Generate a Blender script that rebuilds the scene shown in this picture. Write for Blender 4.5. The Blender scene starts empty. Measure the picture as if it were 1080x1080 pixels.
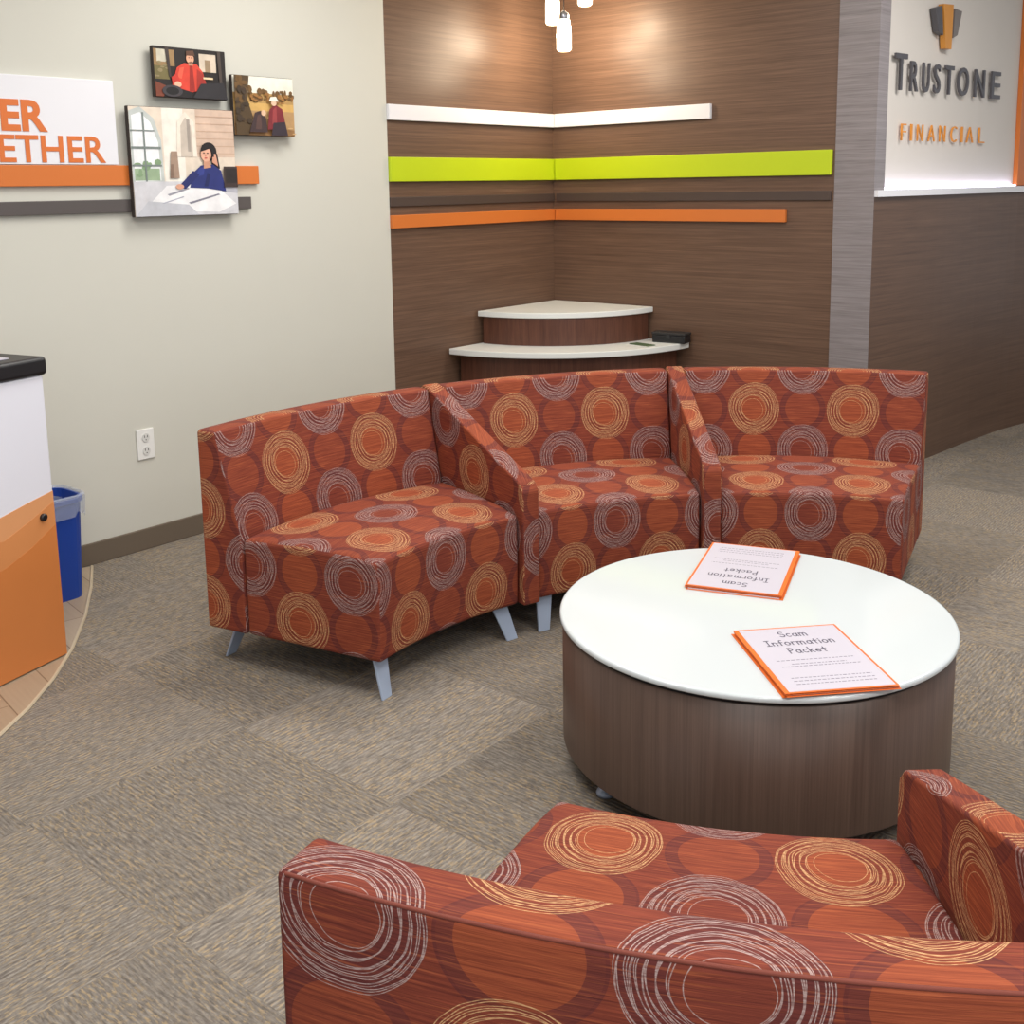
import bpy, bmesh, math, random
from mathutils import Vector, Matrix
random.seed(4)
S = bpy.context.scene
COL = S.collection
S.view_settings.view_transform = 'Standard'
R = math.radians
PI = math.pi

# ------------------------------------------------------------------ camera
F = 1160.0; CX = 540.0; CY = 390.0; ROLL = .0155; H = 1.5
TH = math.atan(194/1160)
r0 = Vector((1,0,0)); u0 = Vector((0,math.sin(TH),math.cos(TH))); f0 = Vector((0,math.cos(TH),-math.sin(TH)))
cX = (r0 - u0*math.tan(ROLL)).normalized(); cY = (u0 + r0*math.tan(ROLL)).normalized()
CAM = Vector((0,0,H))
cd = bpy.data.cameras.new('camera'); cam = bpy.data.objects.new('camera', cd); COL.objects.link(cam)
cd.sensor_width = 36; cd.lens = 36*F/1080; cd.shift_y = -(540-CY)/1080
cam.matrix_world = Matrix((( cX.x,cY.x,-f0.x,0),(cX.y,cY.y,-f0.y,0),(cX.z,cY.z,-f0.z,H),(0,0,0,1)))
S.camera = cam
def ray(px,py): return cX*(px-CX) - cY*(py-CY) + f0*F
def G(px,py,z=0):
    d = ray(px,py); t = (z-H)/d.z; return CAM + d*t
def WP(px,py,P,d):
    """point of a vertical wall plane (through P along d) seen at a photo pixel, as (distance along wall, height)"""
    q = ray(px,py); n = Vector((d[1],-d[0],0)); P3 = Vector((P[0],P[1],0))
    t = (P3-Vector((0,0,0))).dot(n)/q.dot(n); X = q*t
    return ((X.x-P[0])*d[0]+(X.y-P[1])*d[1], H+X.z)
def AY(px,py,Y):
    q = ray(px,py); return CAM + q*(Y/q.y)

# ------------------------------------------------------------------ materials
def lin(c):
    o = []
    for v in c:
        v /= 255; o.append(v/12.92 if v <= .04045 else ((v+.055)/1.055)**2.4)
    return (*o,1)
class NB:
    def __init__(s,name):
        s.m = bpy.data.materials.new(name); s.m.use_nodes = True; s.nt = s.m.node_tree
        s.b = s.nt.nodes['Principled BSDF']
    def n(s,t): return s.nt.nodes.new(t)
    def put(s,sock,v):
        if isinstance(v,bpy.types.NodeSocket): s.nt.links.new(v,sock)
        else: sock.default_value = v
    def mt(s,op,a,b=None,c=None):
        k = s.n('ShaderNodeMath'); k.operation = op
        for i,v in enumerate((a,b,c)):
            if v is not None: s.put(k.inputs[i],v)
        return k.outputs[0]
    def mix(s,f,a,b,mode='MIX'):
        k = s.n('ShaderNodeMix'); k.data_type = 'RGBA'; k.blend_type = mode
        s.put(k.inputs[0],f); s.put(k.inputs[6],a); s.put(k.inputs[7],b); return k.outputs[2]
    def vec(s,x,y,z=0.0):
        k = s.n('ShaderNodeCombineXYZ'); s.put(k.inputs[0],x); s.put(k.inputs[1],y); s.put(k.inputs[2],z); return k.outputs[0]
    def sep(s,v):
        k = s.n('ShaderNodeSeparateXYZ'); s.put(k.inputs[0],v); return k.outputs
    def noise(s,v,scale=1.0,detail=2.0,rough=.5,dist=0.0):
        k = s.n('ShaderNodeTexNoise'); s.put(k.inputs['Vector'],v); k.inputs['Scale'].default_value = scale
        k.inputs['Detail'].default_value = detail; k.inputs['Roughness'].default_value = rough; k.inputs['Distortion'].default_value = dist; return k.outputs[0]
    def ramp(s,f,a,b):
        k = s.n('ShaderNodeMapRange'); s.put(k.inputs[0],f); k.inputs[1].default_value = a; k.inputs[2].default_value = b
        return k.outputs[0]
    def bump(s,h,st=.2,dist=.005):
        k = s.n('ShaderNodeBump'); k.inputs['Strength'].default_value = st; k.inputs['Distance'].default_value = dist
        s.put(k.inputs['Height'],h); s.put(s.b.inputs['Normal'],k.outputs[0])
    def uv(s): return s.n('ShaderNodeTexCoord').outputs['UV']
    def ob(s): return s.n('ShaderNodeTexCoord').outputs['Object']
_pc = {}
def plain(name,c,rough=.5,metal=0.0,em=0.0,var=.04,ns=9.0):
    if name in _pc: return _pc[name]
    B = NB(name); c = lin(c)
    nz = B.noise(B.ob(),ns,3.0)
    d = tuple(min(1,x*(1-var)) for x in c[:3])+(1,); l = tuple(min(1,x*(1+var)) for x in c[:3])+(1,)
    col = B.mix(nz,d,l); B.put(B.b.inputs['Base Color'],col)
    B.b.inputs['Roughness'].default_value = rough; B.b.inputs['Metallic'].default_value = metal
    if em: B.put(B.b.inputs['Emission Color'],col); B.b.inputs['Emission Strength'].default_value = em
    _pc[name] = B.m; return B.m

PU, PV = .19, .158
def fabric():
    B = NB('circle_pattern_fabric'); pu,pv = PU,PV
    u,v,_ = B.sep(B.uv())
    wob = B.mt('MULTIPLY',B.mt('SUBTRACT',B.noise(B.uv(),11.0,2.0),.5),.013)
    def lattice(shift):
        uu = B.mt('DIVIDE',B.mt('SUBTRACT',u,shift),pu); vv = B.mt('DIVIDE',v,pv)
        p = B.mt('FLOOR',B.mt('ADD',B.mt('MULTIPLY',B.mt('ADD',uu,vv),.5),.5))
        q = B.mt('FLOOR',B.mt('ADD',B.mt('MULTIPLY',B.mt('SUBTRACT',uu,vv),.5),.5))
        i = B.mt('ADD',p,q); j = B.mt('SUBTRACT',p,q)
        return B.mt('MULTIPLY',B.mt('SUBTRACT',uu,i),pu),B.mt('MULTIPLY',B.mt('SUBTRACT',vv,j),pv),i,j
    def length(x,y): return B.mt('SQRT',B.mt('ADD',B.mt('MULTIPLY',x,x),B.mt('MULTIPLY',y,y)))
    def band(x,lo,hi): return B.mt('MULTIPLY',B.mt('GREATER_THAN',x,lo),B.mt('LESS_THAN',x,hi))
    lu,lv,i,j = lattice(0.0); gold = B.mt('FLOORED_MODULO',j,2.0); r = length(lu,lv)
    xu,xv,i2,j2 = lattice(pu); r2 = length(xu,xv)
    lines = None
    for ox,oy,w,lo,hi,th in ((0,0,.0092,.046,.1,.060),(.005,-.003,.0100,.052,.099,.050),(-.005,.004,.0118,.036,.096,.045),(.002,.005,.0128,.056,.101,.04)):
        rk = B.mt('ADD',length(B.mt('ADD',lu,ox),B.mt('ADD',lv,oy)),wob)
        ln = B.mt('LESS_THAN',B.mt('ABSOLUTE',B.mt('SUBTRACT',B.mt('FRACT',B.mt('DIVIDE',rk,w)),.5)),th)
        ln = B.mt('MULTIPLY',ln,band(rk,lo,hi))
        lines = ln if lines is None else B.mt('MAXIMUM',lines,ln)
    brk = B.ramp(B.noise(B.vec(B.mt('MULTIPLY',u,90.0),B.mt('MULTIPLY',v,300.0)),1.0,1.0),.38,.58)
    lines = B.mt('MULTIPLY',lines,B.mt('ADD',B.mt('MULTIPLY',brk,.5),.42))
    st = B.noise(B.vec(B.mt('MULTIPLY',u,7.0),B.mt('MULTIPLY',v,260.0)),1.0,3.0,.7)
    st = B.ramp(st,.28,.72)
    hi_ = B.ramp(B.noise(B.vec(B.mt('MULTIPLY',u,9.0),B.mt('MULTIPLY',v,300.0),4.0),1.0,2.0,.6),.56,.66)
    base = B.mix(st,lin((94,39,31)),lin((142,67,47)))
    maroon = B.mix(st,lin((76,33,34)),lin((108,50,46)))
    rust = B.mix(st,lin((118,51,32)),lin((172,88,53)))
    fill = B.mt('LESS_THAN',r2,.084)
    odd = B.mt('FLOORED_MODULO',j2,2.0)
    col = B.mix(B.mt('MULTIPLY',fill,B.mt('ADD',.32,B.mt('MULTIPLY',B.mt('SUBTRACT',1.0,odd),.4))),base,rust)
    col = B.mix(B.mt('MULTIPLY',band(r2,.066,.088),.75),col,maroon)
    disc = B.mt('LESS_THAN',r,.098)
    col = B.mix(B.mt('MULTIPLY',disc,.8),col,B.mix(gold,maroon,base))
    col = B.mix(B.mt('MULTIPLY',B.mt('LESS_THAN',r,.050),.85),col,B.mix(gold,base,rust))
    col = B.mix(B.mt('MULTIPLY',hi_,.32),col,lin((192,106,63)))
    lc = B.mix(gold,lin((178,154,148)),lin((210,166,118)))
    col = B.mix(lines,col,lc)
    B.put(B.b.inputs['Base Color'],col); B.b.inputs['Roughness'].default_value = .8
    B.b.inputs['Specular IOR Level'].default_value = .25
    B.bump(B.mt('ADD',st,B.mt('MULTIPLY',lines,.8)),.3,.002)
    return B.m
def wood(name,c1,c2,su,sv,coord='uv',rough=.4,fine=1.0,spec=.4,dist=0.0):
    B = NB(name); src = B.uv() if coord=='uv' else B.ob()
    x,y,z = B.sep(src)
    if coord == 'uv': v1 = B.vec(B.mt('MULTIPLY',x,su),B.mt('MULTIPLY',y,sv)); v2 = B.vec(B.mt('MULTIPLY',x,su*4),B.mt('MULTIPLY',y,sv*4))
    else: v1 = B.vec(B.mt('MULTIPLY',x,sv),B.mt('MULTIPLY',y,sv),B.mt('MULTIPLY',z,su)); v2 = B.vec(B.mt('MULTIPLY',x,sv*5),B.mt('MULTIPLY',y,sv*5),B.mt('MULTIPLY',z,su*4))
    a = B.ramp(B.noise(v1,1.0,4.0,.55,dist),.24,.76); b = B.ramp(B.noise(v2,1.0,2.0,.6),.3,.7)
    k = B.mt('ADD',B.mt('MULTIPLY',a,.6),B.mt('MULTIPLY',b,.4*fine))
    B.put(B.b.inputs['Base Color'],B.mix(k,lin(c1),lin(c2)))
    B.b.inputs['Roughness'].default_value = rough; B.b.inputs['Specular IOR Level'].default_value = spec
    B.bump(b,.05,.002); return B.m
WA = R(40.5)      # direction of the long painted wall, measured from straight ahead
def carpet():
    B = NB('carpet_tiles'); x,y,z = B.sep(B.ob())
    ca,sa = math.cos(WA),math.sin(WA)
    X = B.mt('DIVIDE',B.mt('ADD',B.mt('MULTIPLY',x,sa),B.mt('MULTIPLY',y,ca)),.62)
    Y = B.mt('DIVIDE',B.mt('SUBTRACT',B.mt('MULTIPLY',x,ca),B.mt('MULTIPLY',y,sa)),.62)
    X = B.mt('ADD',X,.25)
    par = B.mt('FLOORED_MODULO',B.mt('ADD',B.mt('FLOOR',X),B.mt('FLOOR',Y)),2.0)
    ip = B.mt('SUBTRACT',1.0,par)
    A = B.mt('ADD',B.mt('MULTIPLY',X,par),B.mt('MULTIPLY',Y,ip))
    C = B.mt('ADD',B.mt('MULTIPLY',Y,par),B.mt('MULTIPLY',X,ip))
    tid = B.mt('ADD',B.mt('MULTIPLY',B.mt('FLOOR',X),7.3),B.mt('MULTIPLY',B.mt('FLOOR',Y),3.1))
    n1 = B.noise(B.vec(B.mt('MULTIPLY',A,21.0),B.mt('MULTIPLY',C,108.0),tid),1.0,2.0,.6)
    n2 = B.noise(B.vec(B.mt('MULTIPLY',A,38.0),B.mt('MULTIPLY',C,118.0),B.mt('ADD',tid,5.0)),1.0,1.0,.5)
    n3 = B.noise(B.vec(B.mt('MULTIPLY',A,110.0),B.mt('MULTIPLY',C,110.0),tid),1.0,2.0,.6)
    n4 = B.noise(B.vec(B.mt('MULTIPLY',A,3.0),B.mt('MULTIPLY',C,9.0),B.mt('ADD',tid,9.0)),1.0,2.0,.5)
    rib = B.mt('MULTIPLY',B.mt('ADD',B.mt('SINE',B.mt('MULTIPLY',C,2*PI*50)),1.0),.5)
    col = B.mix(B.ramp(n1,.30,.70),lin((101,94,88)),lin((150,143,133)))
    tan_ = B.mt('MULTIPLY',B.ramp(n2,.52,.62),B.ramp(n4,.28,.52))
    col = B.mix(B.mt('MULTIPLY',tan_,.62),col,lin((172,150,114)))
    col = B.mix(B.mt('MULTIPLY',B.ramp(n3,.50,.70),.35),col,lin((82,77,73)))
    col = B.mix(B.mt('MULTIPLY',rib,.36),col,lin((88,81,76)))
    wn = B.n('ShaderNodeTexWhiteNoise'); wn.noise_dimensions = '1D'; B.put(wn.inputs['W'],tid)
    g = B.mt('ADD',B.mt('ADD',B.mt('MULTIPLY',wn.outputs[0],.16),.96),B.mt('MULTIPLY',par,.07))
    col = B.mix(1.0,col,B.vec(g,g,g),'MULTIPLY')
    B.put(B.b.inputs['Base Color'],col); B.b.inputs['Roughness'].default_value = .95; B.b.inputs['Specular IOR Level'].default_value = .1
    B.bump(B.mt('ADD',n1,rib),.4,.003); return B.m
def planks():
    B = NB('wood_plank_floor'); x,y,z = B.sep(B.ob())
    br = B.n('ShaderNodeTexBrick'); 
    mp = B.n('ShaderNodeMapping'); B.put(mp.inputs['Vector'],B.ob()); mp.inputs['Rotation'].default_value = (0,0,R(49.5))
    B.put(br.inputs['Vector'],mp.outputs[0]); br.inputs['Scale'].default_value = 1.0
    br.inputs['Brick Width'].default_value = 1.1; br.inputs['Row Height'].default_value = .14; br.inputs['Mortar Size'].default_value = .002
    br.inputs['Color1'].default_value = lin((190,174,152)); br.inputs['Color2'].default_value = lin((166,147,124)); br.inputs['Mortar'].default_value = lin((120,100,80))
    gr = B.noise(B.vec(B.mt('MULTIPLY',B.sep(mp.outputs[0])[0],3.0),B.mt('MULTIPLY',B.sep(mp.outputs[0])[1],60.0)),1.0,3.0)
    B.put(B.b.inputs['Base Color'],B.mix(B.mt('MULTIPLY',gr,.4),br.outputs[0],lin((120,98,78)))); B.b.inputs['Roughness'].default_value = .4; return B.m

FAB = fabric(); CARPET = carpet(); PLANK = planks()
WOODH = wood('walnut_laminate_across',(79,58,46),(122,95,77),1.1,66.0,dist=.5)
WOODD = wood('dark_walnut_laminate',(75,55,43),(112,86,69),1.1,64.0,dist=.5)
GREYW = wood('grey_brown_laminate',(110,103,104),(154,147,148),1.6,50.0,dist=.5)
WOODV = wood('walnut_upright_grain',(72,55,47),(97,77,66),1.0,62.0,'ob')
WOODK = wood('reddish_walnut',(66,38,28),(104,66,50),2.0,30.0,'ob')
PAINT = plain('pale_greige_paint',(203,202,191),.85,var=.01)
SIGNP = plain('cream_paint',(214,208,200),.8,var=.01)
WHITE = plain('white_laminate',(222,224,220),.35,var=.01)
GLASSW = plain('white_back_painted_glass',(202,209,211),.1,var=.005)
WBOARD = plain('white_board',(228,228,232),.4,var=.01)
LIME = plain('lime_board',(186,206,24),.4,var=.02)
ORNG = plain('orange_board',(206,114,48),.45,var=.02)
DGREY = plain('dark_brown_board',(72,58,52),.5)
DGREYL = plain('grey_brown_board',(84,78,76),.5)
BASEB = plain('taupe_baseboard',(104,92,78),.6)
STEEL = plain('blue_grey_metal',(168,182,204),.35,.25)
CHROME = plain('brushed_steel',(160,160,165),.3,.9)
BLACK = plain('black_plastic',(24,24,27),.4)
CEIL = plain('ceiling_white',(225,225,220),.9)

# ------------------------------------------------------------------ object helpers
XF = {}
def thing(name,label,cat,loc=(0,0,0),rz=0.0,group=None):
    o = bpy.data.objects.new(name,None); COL.objects.link(o); o.empty_display_size = .1
    o.location = loc; o.rotation_euler = (0,0,rz); o['label'] = label; o['category'] = cat
    if group: o['group'] = group
    XF[o.name] = (Matrix.Translation(Vector(loc)) @ Matrix.Rotation(rz,4,'Z'))
    return o
def tag(o,label,cat,group=None):
    o['label'] = label; o['category'] = cat
    if group: o['group'] = group
    return o
def mesh_of(bm,name):
    me = bpy.data.meshes.new(name); bm.normal_update(); bm.to_mesh(me); bm.free(); return me
def obj(name,bm,mats,parent=None,world=False,smooth=False,label=None):
    me = bm if isinstance(bm,bpy.types.Mesh) else mesh_of(bm,name)
    if not isinstance(mats,(list,tuple)): mats = [mats]
    if len(me.materials): me.materials.clear()
    for m in mats: me.materials.append(m)
    o = bpy.data.objects.new(name,me); COL.objects.link(o)
    if world and parent is None:
        xs = [v.co for v in me.vertices]
        c = Vector(((min(p.x for p in xs)+max(p.x for p in xs))/2,(min(p.y for p in xs)+max(p.y for p in xs))/2,min(p.z for p in xs)))
        me.transform(Matrix.Translation(-c)); o.location = c
    if parent is not None:
        if world:
            root = parent
            while root.parent: root = root.parent
            me.transform(XF[root.name].inverted())
        o.parent = parent
    if smooth:
        for p in me.polygons: p.use_smooth = True
        w = o.modifiers.new('weighted_normals','WEIGHTED_NORMAL'); w.keep_sharp = False; w.weight = 80
    if label: o['label'] = label
    return o
def struct(name,bm,mat,world=False,parent=None):
    o = obj(name,bm,mat,parent,world)
    if parent is None: o['kind'] = 'structure'
    return o
def bevel(bm,w,seg=2,ang=30):
    bm.normal_update()
    es = [e for e in bm.edges if len(e.link_faces)==2 and e.calc_face_angle(0) > R(ang)]
    if es: bmesh.ops.bevel(bm,geom=es,offset=w,segments=seg,profile=.5,affect='EDGES',clamp_overlap=True)
    return bm
def fixn(bm): bmesh.ops.recalc_face_normals(bm,faces=bm.faces[:]); return bm
def box(x0,x1,y0,y1,z0,z1,bv=0,seg=2,bm=None):
    bm = bm or bmesh.new()
    v = [bm.verts.new(p) for p in ((x0,y0,z0),(x1,y0,z0),(x1,y1,z0),(x0,y1,z0),(x0,y0,z1),(x1,y0,z1),(x1,y1,z1),(x0,y1,z1))]
    for f in ((0,3,2,1),(4,5,6,7),(0,1,5,4),(1,2,6,5),(2,3,7,6),(3,0,4,7)): bm.faces.new([v[i] for i in f])
    if bv: bevel(bm,bv,seg)
    return bm
def prism(pts,z0,z1,bv=0,seg=2,bm=None):
    """extrude a plan polygon"""
    bm = bm or bmesh.new(); n = len(pts)
    a = [bm.verts.new((p[0],p[1],z0)) for p in pts]; b = [bm.verts.new((p[0],p[1],z1)) for p in pts]
    bm.faces.new(a[::-1]); bm.faces.new(b)
    for i in range(n): bm.faces.new((a[i],a[(i+1)%n],b[(i+1)%n],b[i]))
    fixn(bm)
    if bv: bevel(bm,bv,seg)
    return bm
def wallbox(P,d,s0,s1,z0,z1,o0,o1,bv=0,bm=None,flip=1):
    """box lying on a vertical wall plane, UV = metres along the wall and up"""
    n = (d[1]*flip,-d[0]*flip); bm = bm or bmesh.new(); uvl = bm.loops.layers.uv.verify()
    V = {}
    for a,s in enumerate((s0,s1)):
        for b,o in enumerate((o0,o1)):
            for c,z in enumerate((z0,z1)):
                V[a,b,c] = bm.verts.new((P[0]+d[0]*s+n[0]*o,P[1]+d[1]*s+n[1]*o,z))
    fs = [((0,0,0),(1,0,0),(1,0,1),(0,0,1)),((0,1,0),(0,1,1),(1,1,1),(1,1,0)),((0,0,0),(0,0,1),(0,1,1),(0,1,0)),
          ((1,0,0),(1,1,0),(1,1,1),(1,0,1)),((0,0,0),(0,1,0),(1,1,0),(1,0,0)),((0,0,1),(1,0,1),(1,1,1),(0,1,1))]
    for f in fs: bm.faces.new([V[k] for k in f])
    fixn(bm)
    if bv: bevel(bm,bv,2)
    for f in bm.faces:
        for l in f.loops:
            q = l.vert.co; l[uvl].uv = ((q.x-P[0])*d[0]+(q.y-P[1])*d[1]+.7*((q.x-P[0])*n[0]+(q.y-P[1])*n[1]),q.z)
    return bm
def tube(pts,rad,n=10,bm=None,caps=True):
    bm = bm or bmesh.new(); rings = []
    pts = [Vector(p) for p in pts]
    for i,p in enumerate(pts):
        t = (pts[min(i+1,len(pts)-1)]-pts[max(i-1,0)]).normalized()
        a = t.cross(Vector((0,0,1)));
        if a.length < 1e-3: a = t.cross(Vector((1,0,0)))
        a.normalize(); b = t.cross(a)
        rr = rad[i] if isinstance(rad,(list,tuple)) else rad
        rings.append([bm.verts.new(p+(a*math.cos(2*PI*k/n)+b*math.sin(2*PI*k/n))*rr) for k in range(n)])
    for i in range(len(rings)-1):
        for k in range(n): bm.faces.new((rings[i][k],rings[i][(k+1)%n],rings[i+1][(k+1)%n],rings[i+1][k]))
    if caps: bm.faces.new(rings[0]); bm.faces.new(rings[-1][::-1])
    fixn(bm); return bm
def lathe(prof,cx=0,cy=0,n=64,bm=None):
    bm = bm or bmesh.new(); rings = []
    for r,z in prof:
        if r < 1e-5: rings.append([bm.verts.new((cx,cy,z))]*n)
        else: rings.append([bm.verts.new((cx+r*math.cos(2*PI*k/n),cy+r*math.sin(2*PI*k/n),z)) for k in range(n)])
    for a,b in zip(rings,rings[1:]):
        for k in range(n):
            q = []
            for v in (a[k],a[(k+1)%n],b[(k+1)%n],b[k]):
                if v not in q: q.append(v)
            if len(q) > 2: bm.faces.new(q)
    fixn(bm); return bm
def text_mesh(txt,size,ext=0.0,bold=0.0,sx=None,sz=None):
    """text laid flat in XY; sx, sz rescale it to an exact width and height"""
    cu = bpy.data.curves.new('lettering','FONT'); cu.body = txt; cu.size = size; cu.extrude = ext; cu.offset = bold
    cu.align_x = 'CENTER'; cu.align_y = 'CENTER'; cu.space_line = .95; cu.resolution_u = 4
    ob = bpy.data.objects.new('tmp',cu); COL.objects.link(ob); bpy.context.view_layer.update()
    me = bpy.data.meshes.new_from_object(ob.evaluated_get(bpy.context.evaluated_depsgraph_get()))
    bpy.data.objects.remove(ob); bpy.data.curves.remove(cu)
    xs = [v.co.x for v in me.vertices]; ys = [v.co.y for v in me.vertices]
    me.transform(Matrix.Translation((-(min(xs)+max(xs))/2,-(min(ys)+max(ys))/2,0)))
    if sx: me.transform(Matrix.Diagonal((sx/(max(xs)-min(xs)),sz/(max(ys)-min(ys)),1,1)))
    return me
def on_wall(P,d,s,z,o,flip=1):
    """matrix placing an XY drawing upright on a wall at (s,z), o in front of it"""
    n = Vector((d[1]*flip,-d[0]*flip,0)); D = Vector((d[0],d[1],0)); p = Vector((P[0],P[1],0))+D*s+n*o; p.z = z
    return Matrix(((D.x,0,n.x,p.x),(D.y,0,n.y,p.y),(0,1,0,p.z),(0,0,0,1)))

# rounded hand-drawn capitals and lower case for the packet titles: strokes on a unit grid
def arc(cx,cy,rx,ry,a0,a1,n=9): return [(cx+rx*math.cos(R(a0+(a1-a0)*k/n)),cy+ry*math.sin(R(a0+(a1-a0)*k/n))) for k in range(n+1)]
GLY = {
 'S':(.62,[arc(.32,.76,.24,.22,40,250)+arc(.30,.27,.25,.26,75,-150)]),
 'c':(.52,[arc(.28,.30,.22,.29,50,310)]),
 'a':(.60,[arc(.27,.29,.21,.28,0,360,12),[(.49,.58),(.49,.10),(.55,.0)]]),
 'm':(.86,[[(.06,.58),(.08,0)],[(.08,.40)]+arc(.24,.38,.15,.20,170,0,6)+[(.39,0)],[(.39,.38)]+arc(.56,.38,.16,.20,170,0,6)+[(.73,0)]]),
 'I':(.52,[[(.06,.98),(.44,.99)],[(.25,.98),(.25,.01)],[(.05,.0),(.45,.01)]]),
 'n':(.58,[[(.06,.58),(.08,0)],[(.08,.38)]+arc(.27,.37,.18,.21,170,0,7)+[(.46,0)]]),
 'f':(.46,[arc(.34,.78,.16,.20,60,180,6)+[(.18,0)],[(.02,.52),(.38,.54)]]),
 'o':(.60,[arc(.29,.29,.23,.29,0,360,14)]),
 'r':(.46,[[(.07,.58),(.09,0)],arc(.28,.36,.19,.21,170,50,6)]),
 't':(.48,[[(.22,.86),(.22,.06),(.28,.0)],[(.02,.56),(.42,.58)]]),
 'i':(.22,[[(.10,.56),(.10,0)],[(.10,.80),(.10,.84)]]),
 'P':(.60,[[(.08,.98),(.10,0)],[(.08,.96)]+arc(.26,.74,.25,.23,80,-90,8)+[(.09,.50)]]),
 'k':(.54,[[(.07,1.0),(.08,0)],[(.42,.58),(.09,.24)],[(.20,.34),(.46,0)]]),
 'e':(.58,[[(.07,.30),(.49,.31)]+arc(.28,.30,.22,.28,5,320,11)])}
def hand_mesh(txt,size,wd):
    bm = bmesh.new(); x = 0
    for ch in txt:
        adv,sts = GLY[ch]
        for k_,s_ in enumerate(sts):
            P = [Vector(((x+p[0])*size,p[1]*size,0)) for p in s_]; z = .00002*(k_+1); L_ = []
            for i,p in enumerate(P):
                d = (P[min(i+1,len(P)-1)]-P[max(i-1,0)]); d = d.normalized() if d.length > 1e-9 else Vector((1,0,0)); n = Vector((-d.y,d.x,0))*wd/2
                e_ = -d*wd/2 if i == 0 else (d*wd/2 if i == len(P)-1 else Vector((0,0,0)))
                L_.append((bm.verts.new(p+n+e_+Vector((0,0,z))),bm.verts.new(p-n+e_+Vector((0,0,z)))))
            for a_,b_ in zip(L_,L_[1:]): bm.faces.new((a_[0],a_[1],b_[1],b_[0]))
        x += adv+.09
    w = (x-.09)*size; bmesh.ops.translate(bm,vec=(-w/2,-size/2,0),verts=bm.verts); return bm

# ------------------------------------------------------------------ the setting
d1 = (math.sin(WA),math.cos(WA)); d2 = (math.cos(WA),-math.sin(WA))
PA = (-1.56,4.51)                        # on the painted wall
SE, SC = 1.468, 2.815                    # end of the paint, the corner
CO = (PA[0]+d1[0]*SC,PA[1]+d1[1]*SC)
SB0, SB1 = 1.762, 1.965                  # grey strip on the second wall
PB = CO
CH = 2.9
struct('floor',box(-7,8,-3,11,-.1,0),CARPET)
bnd = [G(97,598),G(96,620),G(90,650),G(76,685),G(56,717),G(30,748),G(0,776),G(-60,822),G(-160,880),G(-320,950)]
wp = [(p.x,p.y) for p in bnd]
far = [(PA[0]+d1[0]*s,PA[1]+d1[1]*s) for s in (-6,-.35)]
struct('floor',prism(wp+[(-5.2,.6)]+[far[0],far[1]],0,.003),PLANK)
e = bmesh.new(); tube([(p.x,p.y,.003) for p in bnd],.006,6,e); struct('trim_1',e,plain('pale_edge_trim',(190,175,150),.5))
struct('ceiling',box(-7,8,-3,11,CH,CH+.1),CEIL)
struct('wall_left',wallbox(PA,d1,-6.2,SE,0,CH,-.12,0),PAINT)
struct('wall_back_left',wallbox(PA,d1,SE,SC,0,CH,-.12,-.006),WOODH)
nB = (-d1[0],-d1[1])
struct('wall_back_right',wallbox(PB,d2,-.12,SB0,0,CH,-.12,0,flip=1),WOODH)
struct('trim_2',wallbox(PB,d2,SB0,SB1,0,CH,-.12,.004,flip=1),GREYW)
struct('baseboard_left',wallbox(PA,d1,-6.2,SE,0,.09,0,.012,.003),BASEB)
struct('baseboard_back',wallbox(PA,d1,SE,SC,0,.09,-.006,.008,.003),BASEB)
# curved low wall under the lettered wall
A0 = Vector((PB[0]+d2[0]*SB1,PB[1]+d2[1]*SB1))
ctrl = [A0,Vector((2.25,5.83)),Vector((2.70,6.27)),Vector((3.19,6.68)),Vector((4.2,7.33)),Vector((5.4,7.85))]
def catm(c,n=6):
    c = [c[0]*2-c[1]]+c+[c[-1]*2-c[-2]]; o = []
    for i in range(1,len(c)-2):
        for k in range(n):
            t = k/n; o.append(.5*((2*c[i])+(c[i+1]-c[i-1])*t+(2*c[i-1]-5*c[i]+4*c[i+1]-c[i+2])*t*t+(-c[i-1]+3*c[i]-3*c[i+1]+c[i+2])*t**3))
    o.append(c[-2]); return o
cv = catm(ctrl)
def ribbon(cv,z0,z1,o0,o1):
    bm = bmesh.new(); uvl = bm.loops.layers.uv.verify(); rows = []; L = 0; Ls = []
    for i,p in enumerate(cv):
        t = (cv[min(i+1,len(cv)-1)]-cv[max(i-1,0)]).normalized(); n = Vector((t.y,-t.x))
        if i: L += (cv[i]-cv[i-1]).length
        Ls.append(L); rows.append([bm.verts.new((*(p+n*o),z)) for o,z in ((o0,z0),(o1,z0),(o1,z1),(o0,z1))])
    idx = {v:Ls[i] for i,r in enumerate(rows) for v in r}
    for a,b in zip(rows,rows[1:]):
        for k in range(4): bm.faces.new((a[k],a[(k+1)%4],b[(k+1)%4],b[k]))
    bm.faces.new(rows[0]); bm.faces.new(rows[-1][::-1]); fixn(bm)
    for f in bm.faces:
        for l in f.loops: l[uvl].uv = (idx[l.vert],l.vert.co.z)
    return bm
struct('wall_right',ribbon(cv,0,1.42,-.30,0),WOODD)
struct('trim_3',ribbon(cv[:],1.42,1.452,-.30,.02),WBOARD)
d3 = (Vector((3.19,6.68))-A0).normalized(); n3 = Vector((d3.y,-d3.x)); PS = A0 - n3*.14
d3 = (d3.x,d3.y); PS = (PS.x,PS.y)
struct('wall_sign_side',wallbox(PS,d3,.02,4.3,1.452,CH,-.12,0),SIGNP)

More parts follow.
